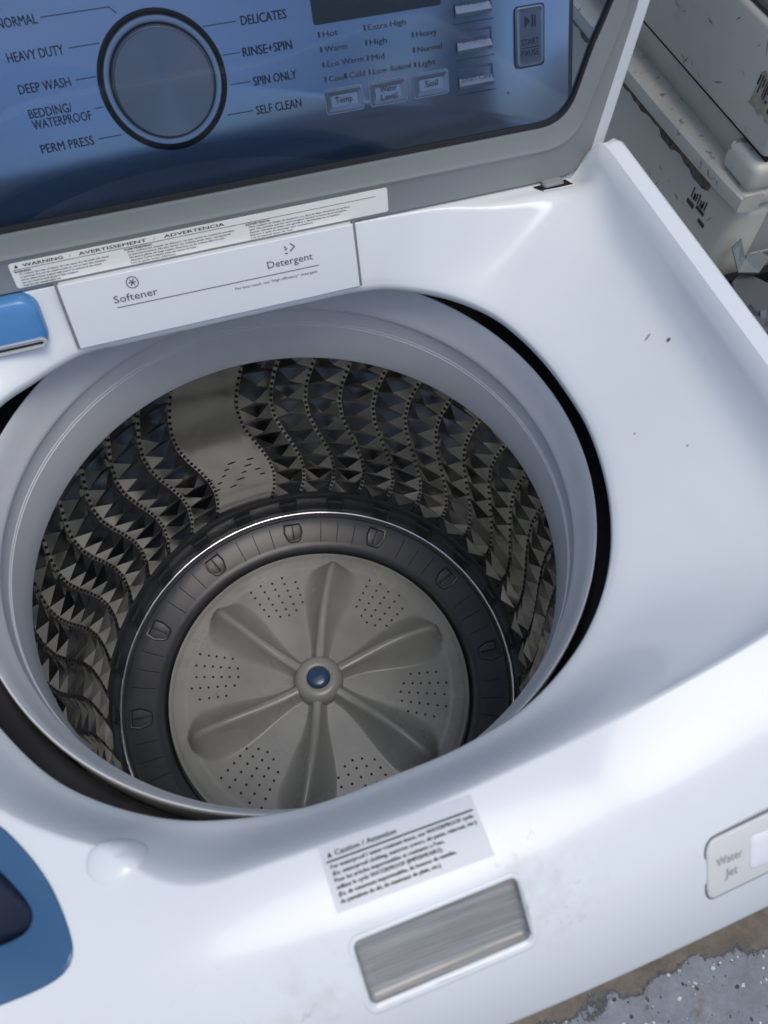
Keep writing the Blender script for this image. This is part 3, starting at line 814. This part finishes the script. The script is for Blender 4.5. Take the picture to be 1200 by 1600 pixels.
# hinge lug dropping into its slot in the deck
for sg in (1, -1):
    def mx_(x): return x if sg > 0 else 2 * LCX - x
    bm = bmesh.new(); bm_box(bm, min(mx_(.2850), mx_(.3050)), max(mx_(.2850), mx_(.3050)), .1785, .206, .188, .1992, .0030, 3)
    bm_obj('hinge_lug', bm, GREYF, lid, True, 40)
    Q = [(.2768, .1845), (.2824, .1758), (.2960, .1747), (.3106, .1740), (.3080, .1855)]
    mesh('hinge_slot', [(mx_(x), y, H(mx_(x), y) + .0007) for x, y in Q], [tuple(range(5)) if sg > 0 else tuple(range(4, -1, -1))], BLACK, deck, smooth=False)
    mesh('slot_edge', [(mx_(x), y - d_, H(mx_(x), y) + .0010) for d_ in (.0016, 0) for x, y in Q[1:4]], [(0, 1, 4, 3), (1, 2, 5, 4)], WHITE, deck, smooth=False)

# ---- control panel behind the lid
CT = R_(25)
def Cp(u, v, n=0.0): return (u, .25 + v * math.sin(CT) - n * math.cos(CT), .2 + v * math.cos(CT) + n * math.sin(CT))
bm = bmesh.new()
prof = [Cp(0, -.012), Cp(0, .185), Cp(0, .196, -.004), (0, .43, .372), (0, .45, .36), (0, .45, .17), (0, .236, .17)]
A = [bm.verts.new((-.350, y, z)) for _, y, z in prof]; B = [bm.verts.new((.345, y, z)) for _, y, z in prof]
for i in range(len(prof)): bm.faces.new((A[i], A[(i + 1) % len(prof)], B[(i + 1) % len(prof)], B[i]))
bm.faces.new(A[::-1]); bm.faces.new(B)
bmesh.ops.recalc_face_normals(bm, faces=bm.faces)
bmesh.ops.bevel(bm, geom=[e for e in bm.edges], offset=.004, segments=2, affect='EDGES', profile=.5)
console = bm_obj('control_console', bm, mat('charcoal_console', (.030, .032, .036), .35), wm, True, 40)
pr_ = rrect(-.344, .339, -.004, .180, .008, 6)
panel = loops('control_panel', [[Cp(u, v, -.002) for u, v in pr_], [Cp(u, v, .0010) for u, v in pr_], [Cp(u * .998, v * .99 + .0006, .0016) for u, v in pr_]], PANEL, console, cap1=True, angle=40)
# dial: dark ring groove, silver collar, knob
def dial_lathe(name, prof, m, parent, n=96):
    vs, fs = [], []; k = len(prof)
    for i in range(n):
        a = 2 * math.pi * i / n
        for r, h in prof: vs.append((r * math.cos(a), r * math.sin(a), h))
    for i in range(n):
        j = (i + 1) % n
        for q in range(k - 1): fs.append((i * k + q, i * k + q + 1, j * k + q + 1, j * k + q))
    fs = [f_[::-1] for f_ in fs]
    me = bpy.data.meshes.new(name); me.from_pydata(vs, [], fs); me.materials.append(m)
    me.polygons.foreach_set('use_smooth', [True] * len(me.polygons)); me.set_sharp_from_angle(angle=R_(40))
    o = bpy.data.objects.new(name, me); link(o, parent)
    o.matrix_basis = Matrix.Translation(Cp(-.0086, .0893)) @ Matrix(((1, 0, 0, 0), (0, math.sin(CT), -math.cos(CT), 0), (0, math.cos(CT), math.sin(CT), 0), (0, 0, 0, 1)))
    return o
dial_lathe('dial_bezel', [(.0492, .0012), (.0488, .0034), (.0470, .0040), (.0452, .0030), (.0448, .0018)], BLACK, console)
dial_lathe('dial_collar', [(.0450, .0018), (.0448, .0034), (.0440, .0042), (.0400, .0042), (.0385, .0034)], BTN, console)
dial_lathe('dial', [(.0388, .0030), (.0388, .0110), (.0382, .0128), (.0370, .0136), (.0366, .0132), (.0200, .0138), (.0002, .0142)], DIAL, console)
dial_lathe('dial_shadow_gap', [(.0402, .0040), (.0402, .0044), (.0386, .0044)], BLACK, console)
loops('display', [[Cp(u, v, .0014) for u, v in rrect(.1162, .2238, .1098, .150, .002)], [Cp(u, v, .0022) for u, v in rrect(.1164, .2236, .1100, .1498, .002)]], DISP, console, cap1=True, angle=40)
def button(u0, u1, v0, v1, top_h=.0016):
    def rg(g, n): return [Cp(u, v, n) for u, v in rrect(u0 + g, u1 - g, v0 + g, v1 - g, max(.0006, .0022 - g * .3), 4)]
    b = loops('button', [rg(-.0008, .0017), rg(0, .0017), rg(.0003, .0034), rg(.0012, .0040), rg(.0020, .0036), rg(.0046, .0022), rg(.0056, .0022)], BTN, console, cap1=True, angle=18)
    return b
gapm = []
for (u0, u1) in ((.1172, .1488), (.1558, .1873), (.1948, .2254)): button(u0, u1, .0455, .0630)
def ramp(u0, u1, v0, v1):
    # side key: its upper half slopes in, its lower lip catches the light
    P = [(v1, .0018), (v1 - .004, -.0002), (v0 + .0085, .0004), (v0 + .003, .0046), (v0, .0018)]
    bm = bmesh.new()
    X = [bm.verts.new(Cp(u0, v, n + .0008)) for v, n in P]; Y = [bm.verts.new(Cp(u1, v, n + .0008)) for v, n in P]
    for i in range(len(P) - 1): bm.faces.new((X[i], X[i + 1], Y[i + 1], Y[i]))
    bm.faces.new(X); bm.faces.new(Y[::-1])
    bmesh.ops.recalc_face_normals(bm, faces=bm.faces)
    return bm_obj('side_key', bm, BTN, console, False)
for vb in (.0455, .0725, .0990): ramp(.2350, .2665, vb, vb + .0165)
def rg(g, n): return [Cp(u, v, n) for u, v in rrect(.2886 + g, .3142 - g, .0545 + g, .0986 - g, .0035, 5)]
st = loops('start_button', [rg(-.0006, .0017), rg(0, .0030), rg(.0008, .0036), rg(.0020, .0030), rg(.0040, .0028)], BTN, console, cap1=True, angle=30)
loops('start_outline', [rg(-.0012, .0019), rg(-.0003, .0021)], INK, console, smooth=False)
p = Print()
T = .0064
for s, u, v, w in (('NORMAL', -.1141, .1393, .0280), ('HEAVY DUTY', -.1150, .1178, .0405), ('DEEP WASH', -.1147, .0968, .0380), ('BEDDING/', -.1134, .0798, .0320), ('WATERPROOF', -.1133, .0722, .0445), ('PERM PRESS', -.1132, .0548, .0405)): p.text(s, u, v, T, w, bold=.00012)
for s, u, v, w in (('DELICATES', .0600, .1178, .0358), ('RINSE+SPIN', .0568, .0968, .0396), ('SPIN ONLY', .0608, .0757, .0355), ('SELF CLEAN', .0585, .0548, .0380)): p.text(s, u, v, T, w, bold=.00012)
for a in ((-.0835, .1426, -.0345, .1426), (-.0345, .1426, -.0300, .1380), (-.0705, .1212, -.0480, .1212), (-.0725, .1002, -.0570, .1002), (-.0650, .0793, -.0580, .0793), (-.0690, .0580, -.0505, .0580), (.0300, .1212, .0560, .1212), (.0410, .1003, .0545, .1003), (.0425, .0793, .0580, .0793), (.0348, .0583, .0560, .0583)): p.line(*a, .0006, 4)
for s, u, v, w in (('Hot', .1225, .1010, .0125), ('Warm', .1225, .0905, .0185), ('Eco Warm', .1225, .0797, .0310), ('Cool', .1225, .0690, .0135), ('Cold', .1400, .0690, .0135), ('Extra High', .1605, .1005, .0320), ('High', .1605, .0900, .0145), ('Mid', .1605, .0790, .0110), ('Low', .1605, .0688, .0120), ('Reduced', .1760, .0688, .0175), ('Heavy', .2005, .0900, .0180), ('Normal', .2005, .0790, .0215), ('Light', .2005, .0683, .0150)):
    p.text(s, u, v, .0042, w)
    if s not in ('Reduced',): p.line(u - .0030, v + .0003, u - .0030, v + .0042, .0014, 1)
p.text('Child Lock', .1430, .0373, .0032, .0200); p.line(.1375, .0385, .1405, .0385, .0005, 1); p.line(.1655, .0385, .1690, .0385, .0005, 1); p.line(.1690, .0385, .1690, .0400, .0005, 1); p.line(.1375, .0385, .1375, .0400, .0005, 1)
for v in (.0415, .0680, .0945): p.line(.2335, v, .2690, v, .0006, 3)
p.dot(.281, .036, .0007); p.dot(.086, .031, .0007)
p.build('lettering', lambda u, v: Cp(u, v, .0020), INKP, console)
p = Print()
p.text('Temp.', .1330, .0525, .0048, .0160, 'c'); p.text('Water', .1717, .0548, .0044, .0150, 'c'); p.text('Level', .1717, .0488, .0044, .0140, 'c'); p.text('Soil', .2101, .0525, .0048, .0110, 'c')
p.build('lettering', lambda u, v: Cp(u, v, .0038), INKP, console)
p = Print()
p.text('Smart Care', .2508, .0515, .0036, .0270, 'c'); p.text('Deep Fill', .2508, .0800, .0036, .0220, 'c'); p.text('Pre Soak', .2508, .1065, .0036, .0230, 'c')
p.build('lettering', lambda u, v: Cp(u, v, .0040), INKP, console)
p = Print()
p.poly([(.2965, .0925), (.2965, .0835), (.3015, .0880)]); p.line(.3035, .0835, .3035, .0925, .0012, 1); p.line(.3060, .0835, .3060, .0925, .0012, 1)
p.text('START', .3014, .0705, .0048, .0165, 'c'); p.line(.2930, .0685, .3098, .0685, .0005, 2); p.text('PAUSE', .3014, .0622, .0048, .0165, 'c')
p.build('lettering', lambda u, v: Cp(u, v, .0034), INKP, console)

# ---- dirt specks on the deck
for x, y, l, w in ((.3105, -.0042, .0016, .0013), (.3010, .0080, .0030, .0008), (.262, -.06, .0008, .0007), (.285, -.09, .0009, .0006)):
    ang = .9 if w > .001 else .6
    q = [(x + l * math.cos(t) * math.cos(ang) - w * math.sin(t) * math.sin(ang), y + l * math.cos(t) * math.sin(ang) + w * math.sin(t) * math.cos(ang)) for t in [2 * math.pi * i / 9 for i in range(9)]]
    mesh('dirt_speck', [deckpt(a, b, .0006) for a, b in q], [tuple(range(9))], mat('speck', (.16, .14, .12) if w > .001 else (.34, .32, .30), .8), deck, smooth=False)

# ================================================================ old appliance on the right
OFFW = mat('aged_off_white', (.54, .53, .455), .34, var=.08, var_scale=6, bump=.05, bump_scale=120)
grime_or_lit(OFFW, (.10, .085, .06), None, .75, 48, .655, .70)
grime_or_lit(OFFW, (.24, .215, .17), None, .5, 9, .52, .72)
OFFL = mat('aged_grip', (.58, .565, .49), .42, var=.12, var_scale=18)
grime_or_lit(OFFL, (.12, .10, .075), None, .75, 70, .60, .66)
GREYC = mat('grey_cabinet_side', (.34, .335, .33), .5, var=.08, var_scale=10)
dw = thing('old_dishwasher', 'scuffed off white old dishwasher with a worn grip bar, right of the washer', 'dishwasher', (.80, .48, FLOOR_Z))
Y0, Y1 = .163, .80
bm = bmesh.new(); bm_box(bm, .5, .549, Y0 + .003, Y1, .187, .280, .007, 4); bm_obj('control_fascia', bm, OFFW, dw)
bm = bmesh.new(); bm_box(bm, .516, .549, Y0 + .012, Y1, .136, .1865, .003, 2); bm_obj('grip_recess', bm, OFFW, dw)
# door with a rounded near edge
bm = bmesh.new(); bm_box(bm, .5, .547, Y0 + .004, Y1, -.66, .1300, .012, 4); bm_obj('door', bm, OFFW, dw)
# long bowed grip bar and its end block
gv, gf = [], []
N = 30
for i in range(N + 1):
    y = Y0 + (Y1 - Y0) * i / N; t = i / N; bow = .0085 * math.sin(math.pi * min(1, t * 1.0)) ** .6
    for x, z in ((.5 - bow * .2 + .001, .1315), (.4955 - bow, .1335), (.4945 - bow, .1400), (.4950 - bow, .1475), (.4985 - bow, .1510), (.5120, .1515), (.5190, .1500), (.5190, .1305)):
        gv.append((x, y, z))
for i in range(N):
    for q in range(8): gf.append((i * 8 + q, (i + 1) * 8 + q, (i + 1) * 8 + (q + 1) % 8, i * 8 + (q + 1) % 8))
gf += [tuple(range(8)), tuple(N * 8 + q for q in range(7, -1, -1))]
mesh('grip_bar', gv, gf, OFFL, dw, True, 40)
bm = bmesh.new(); bm_box(bm, .4965, .548, Y0, Y0 + .050, .1520, .1815, .008, 4); bm_obj('end_block', bm, OFFL, dw)
bm = bmesh.new(); bm_box(bm, .4975, .547, Y0 + .001, Y0 + .020, .1308, .1535, .007, 3); bm_obj('end_block', bm, OFFL, dw)
bm = bmesh.new(); bm_box(bm, .5495, 1.10, Y0 + .022, Y1 - .02, -.742, .270, .006, 2)
for zz in (.04, .10, .15): bm_box(bm, .56, 1.08, Y0 + .0205, Y0 + .024, zz, zz + .006, .001, 1)
bm_obj('cabinet', bm, GREYC, dw)
bm = bmesh.new(); bm_box(bm, .503, 1.08, Y0 + .006, Y1 - .03, .2775, .2850, .002, 1); bm_obj('top_panel', bm, mat('rusty_top', (.05, .045, .04), .7, var=.6, var_scale=14), dw)
bm = bmesh.new(); bm_box(bm, .503, .549, Y0 + .012, Y1, .128, .137, .001, 1); bm_box(bm, .5075, .549, Y0 + .006, Y1, .1815, .1880, .001, 1); bm_obj('door_gap', bm, BLACK, dw)
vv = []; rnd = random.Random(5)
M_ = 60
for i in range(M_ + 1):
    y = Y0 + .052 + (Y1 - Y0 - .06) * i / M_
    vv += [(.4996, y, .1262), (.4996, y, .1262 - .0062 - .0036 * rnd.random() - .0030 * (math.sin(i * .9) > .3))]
mesh('grime_strip', vv, [(2 * i, 2 * i + 1, 2 * i + 3, 2 * i + 2) for i in range(M_)], grime_or_lit(mat('grime_brown', (.17, .15, .12), .8), (.04, .033, .025), None, .9, 60, .42, .6), dw, smooth=False)
# what is left of two printed stickers
STK = mat('torn_sticker', (.42, .37, .27), .7, var=.5, var_scale=60)
bm = bmesh.new()
def sticker(y0, y1, z0, z1, name, bars):
    rnd = random.Random(int(y0 * 1e4))
    pts = []
    for i in range(9): pts.append((y0 + (y1 - y0) * i / 8, z0 + rnd.uniform(0, .004)))
    for i in range(7): pts.append((y1 + rnd.uniform(-.004, 0), z0 + (z1 - z0) * (i + 1) / 8))
    for i in range(9): pts.append((y1 - (y1 - y0) * i / 8, z1 + rnd.uniform(-.005, 0)))
    for i in range(7): pts.append((y0 + rnd.uniform(0, .005), z1 - (z1 - z0) * (i + 1) / 8))
    s = mesh(name, [(.4992, y, z) for y, z in pts], [tuple(range(len(pts)))], STK, dw, smooth=False)
    vv, ff = [], []
    for (a, b, c, d_) in bars:
        k = len(vv); vv += [(.4988, a, c), (.4988, b, c + rnd.uniform(-.0008, .0008)), (.4988, b, d_), (.4988, a, d_)]; ff.append((k, k + 1, k + 2, k + 3))
    mesh('sticker_print', vv, ff, INK, s, smooth=False)
sticker(.166, .213, .214, .2485, 'torn_sticker', [(.168 + .0034 * i, .1690 + .0034 * i + random.uniform(0, .0016), .236 - random.uniform(0, .008), .246 - random.uniform(0, .003)) for i in range(13)] + [(.168, .178, .2165, .225), (.181, .186, .222, .227), (.190, .1935, .2275, .230), (.170, .1735, .228, .231)])
vv, ff = [], []
for a, b, c, d_ in [(.208 + .0042 * i, .2100 + .0042 * i, .098 - i * .0002, .1085 - (i % 3) * .002) for i in range(7)] + [(.2065, .222, .0925, .0965), (.200, .212, .0830, .0875), (.2250, .2385, .0880, .0930), (.212, .2155, .0985, .103), (.228, .231, .0965, .104)]:
    k = len(vv); vv += [(.4994, a, c), (.4994, b, c), (.4994, b, d_), (.4994, a, d_)]; ff.append((k, k + 1, k + 2, k + 3))
mesh('sticker_residue', vv, ff, INK, dw, smooth=False)
# scratches
rnd = random.Random(3)
for i in range(34):
    y = rnd.uniform(.19, .36); z = rnd.uniform(.195, .275) if i % 3 else rnd.uniform(.06, .12); a = rnd.uniform(-1.2, 1.2); l = rnd.uniform(.001, .009); w = rnd.uniform(.0002, .0006)
    dy, dz = math.cos(a) * l, math.sin(a) * l; py_, pz_ = -math.sin(a) * w, math.cos(a) * w
    mesh('scratch', [(.4993, y - dy, z - dz), (.4993, y + py_, z + pz_), (.4993, y + dy, z + dz), (.4993, y - py_, z - pz_)], [(0, 1, 2, 3)], mat('scratch', (.10, .09, .075), .7) if i == 0 else bpy.data.materials['scratch'], dw, smooth=False)

# ================================================================ bin of scrap between the two
BINM = mat('black_bin', (.012, .012, .014), .45, bump=.1, bump_scale=60)
GALV = mat('galvanised_steel', (.17, .195, .20), .5, metal=.3, var=.2, var_scale=30)
GREYP = mat('dull_grey_plastic', (.085, .095, .10), .45, var=.15, var_scale=20)
bn = thing('scrap_bin', 'black open bin of scrap metal parts between the washer and the old appliance', 'bin', (.68, -.08, FLOOR_Z))
def bx(g, z): return [(x, y, z) for x, y in rrect(.43 - g, .98 + g, -.36 - g, .148 + g, .03, 5)]
loops('bin_wall', [bx(-.03, FLOOR_Z + .002), bx(0, .045), bx(.006, .050), bx(.006, .058), bx(-.004, .058), bx(-.006, .045), bx(-.035, FLOOR_Z + .02)], BINM, bn, cap0=True, cap1=True, angle=40)
loops('liner', [bx(-.008, .005), bx(-.05, .015)], BINM, bn, cap1=True)
def scrap(name, label, bm, m, M, cat, group=None, smooth=True):
    for v_ in bm.verts: v_.co = M @ v_.co
    o = bm_obj(name, bm, m, None, smooth, 30); o['label'] = label; o['category'] = cat
    if group: o['group'] = group
    return o
def slab(bm, pts, th):
    pts = [Vector(p) for p in pts]; n = (pts[1] - pts[0]).cross(pts[2] - pts[0]).normalized()
    if n.z < 0: n = -n
    A = [bm.verts.new(p) for p in pts]; B = [bm.verts.new(p - n * th) for p in pts]
    bm.faces.new(A); bm.faces.new(B[::-1])
    for i in range(len(A)): bm.faces.new((A[i], B[i], B[(i + 1) % len(A)], A[(i + 1) % len(A)]))
    bmesh.ops.recalc_face_normals(bm, faces=bm.faces)
I4 = Matrix.Identity(4)
bm = bmesh.new()
slab(bm, [(.5040, .1560, .094), (.5140, .1590, .1000), (.5215, .1490, .0800), (.5085, .1380, .0760)], .0015)
slab(bm, [(.5215, .1490, .0800), (.5300, .1570, .0800), (.5330, .1520, .0795), (.5430, .1560, .0790), (.5500, .1460, .0780), (.5300, .1320, .0750), (.5085, .1380, .0760)], .0015)
scrap('metal_bracket', 'small folded galvanised steel bracket lying on top of the scrap in the bin', bm, GALV, I4, 'bracket', smooth=False)
bm = bmesh.new()
rim = [(.5060, .1380, .064), (.5190, .1450, .066), (.5310, .1360, .067), (.5430, .1180, .067), (.5520, .0960, .066), (.5480, .0620, .064), (.5230, .0430, .062), (.4930, .0480, .060), (.4930, .0960, .061)]
slab(bm, rim, .006)
bmesh.ops.bevel(bm, geom=list(bm.edges), offset=.0022, segments=3, profile=.5, affect='EDGES')
scrap('plastic_cover', 'dull grey plastic cover with rounded edge lying in the scrap bin beside the washer', bm, GREYP, I4, 'cover')
bm = bmesh.new()
bmesh.ops.create_cone(bm, cap_ends=False, segments=24, radius1=.0085, radius2=.0085, depth=.010)
bmesh.ops.solidify(bm, geom=list(bm.faces), thickness=.0012)
scrap('metal_collar', 'short bright steel collar in the scrap bin next to the folded bracket', bm, CHROME, Matrix.Translation((.5560, .1390, .074)) @ Euler((.9, .5, .3)).to_matrix().to_4x4(), 'collar')
bm = bmesh.new(); rnd = random.Random(11)
for i in range(420):
    x, y, z = rnd.uniform(.45, .95), rnd.uniform(-.33, .130), rnd.uniform(.020, .060)
    M = Matrix.Translation((x, y, z)) @ Euler((rnd.uniform(-.6, .6), rnd.uniform(-.6, .6), rnd.uniform(0, 6.28))).to_matrix().to_4x4()
    bm_box(bm, -rnd.uniform(.004, .022), rnd.uniform(.004, .022), -rnd.uniform(.002, .007), rnd.uniform(.002, .007), -rnd.uniform(.0005, .003), .001, 0, 1, M)
for i in range(110):
    x, y, z = rnd.uniform(.475, .62), rnd.uniform(.02, .150), rnd.uniform(.050, .064)
    M = Matrix.Translation((x, y, z)) @ Euler((rnd.uniform(-.9, .9), rnd.uniform(-.9, .9), rnd.uniform(0, 6.28))).to_matrix().to_4x4()
    bm_box(bm, -rnd.uniform(.002, .011), rnd.uniform(.002, .011), -rnd.uniform(.001, .0035), rnd.uniform(.001, .0035), -rnd.uniform(.0005, .002), .001, 0, 1, M)
so = bm_obj('scrap_bits', bm, [mat('dark_scrap', (.10, .105, .115), .3, metal=.8, var=.9, var_scale=25)], None, False)
so['kind'] = 'stuff'; so['label'] = 'loose dark metal bits filling the bin'
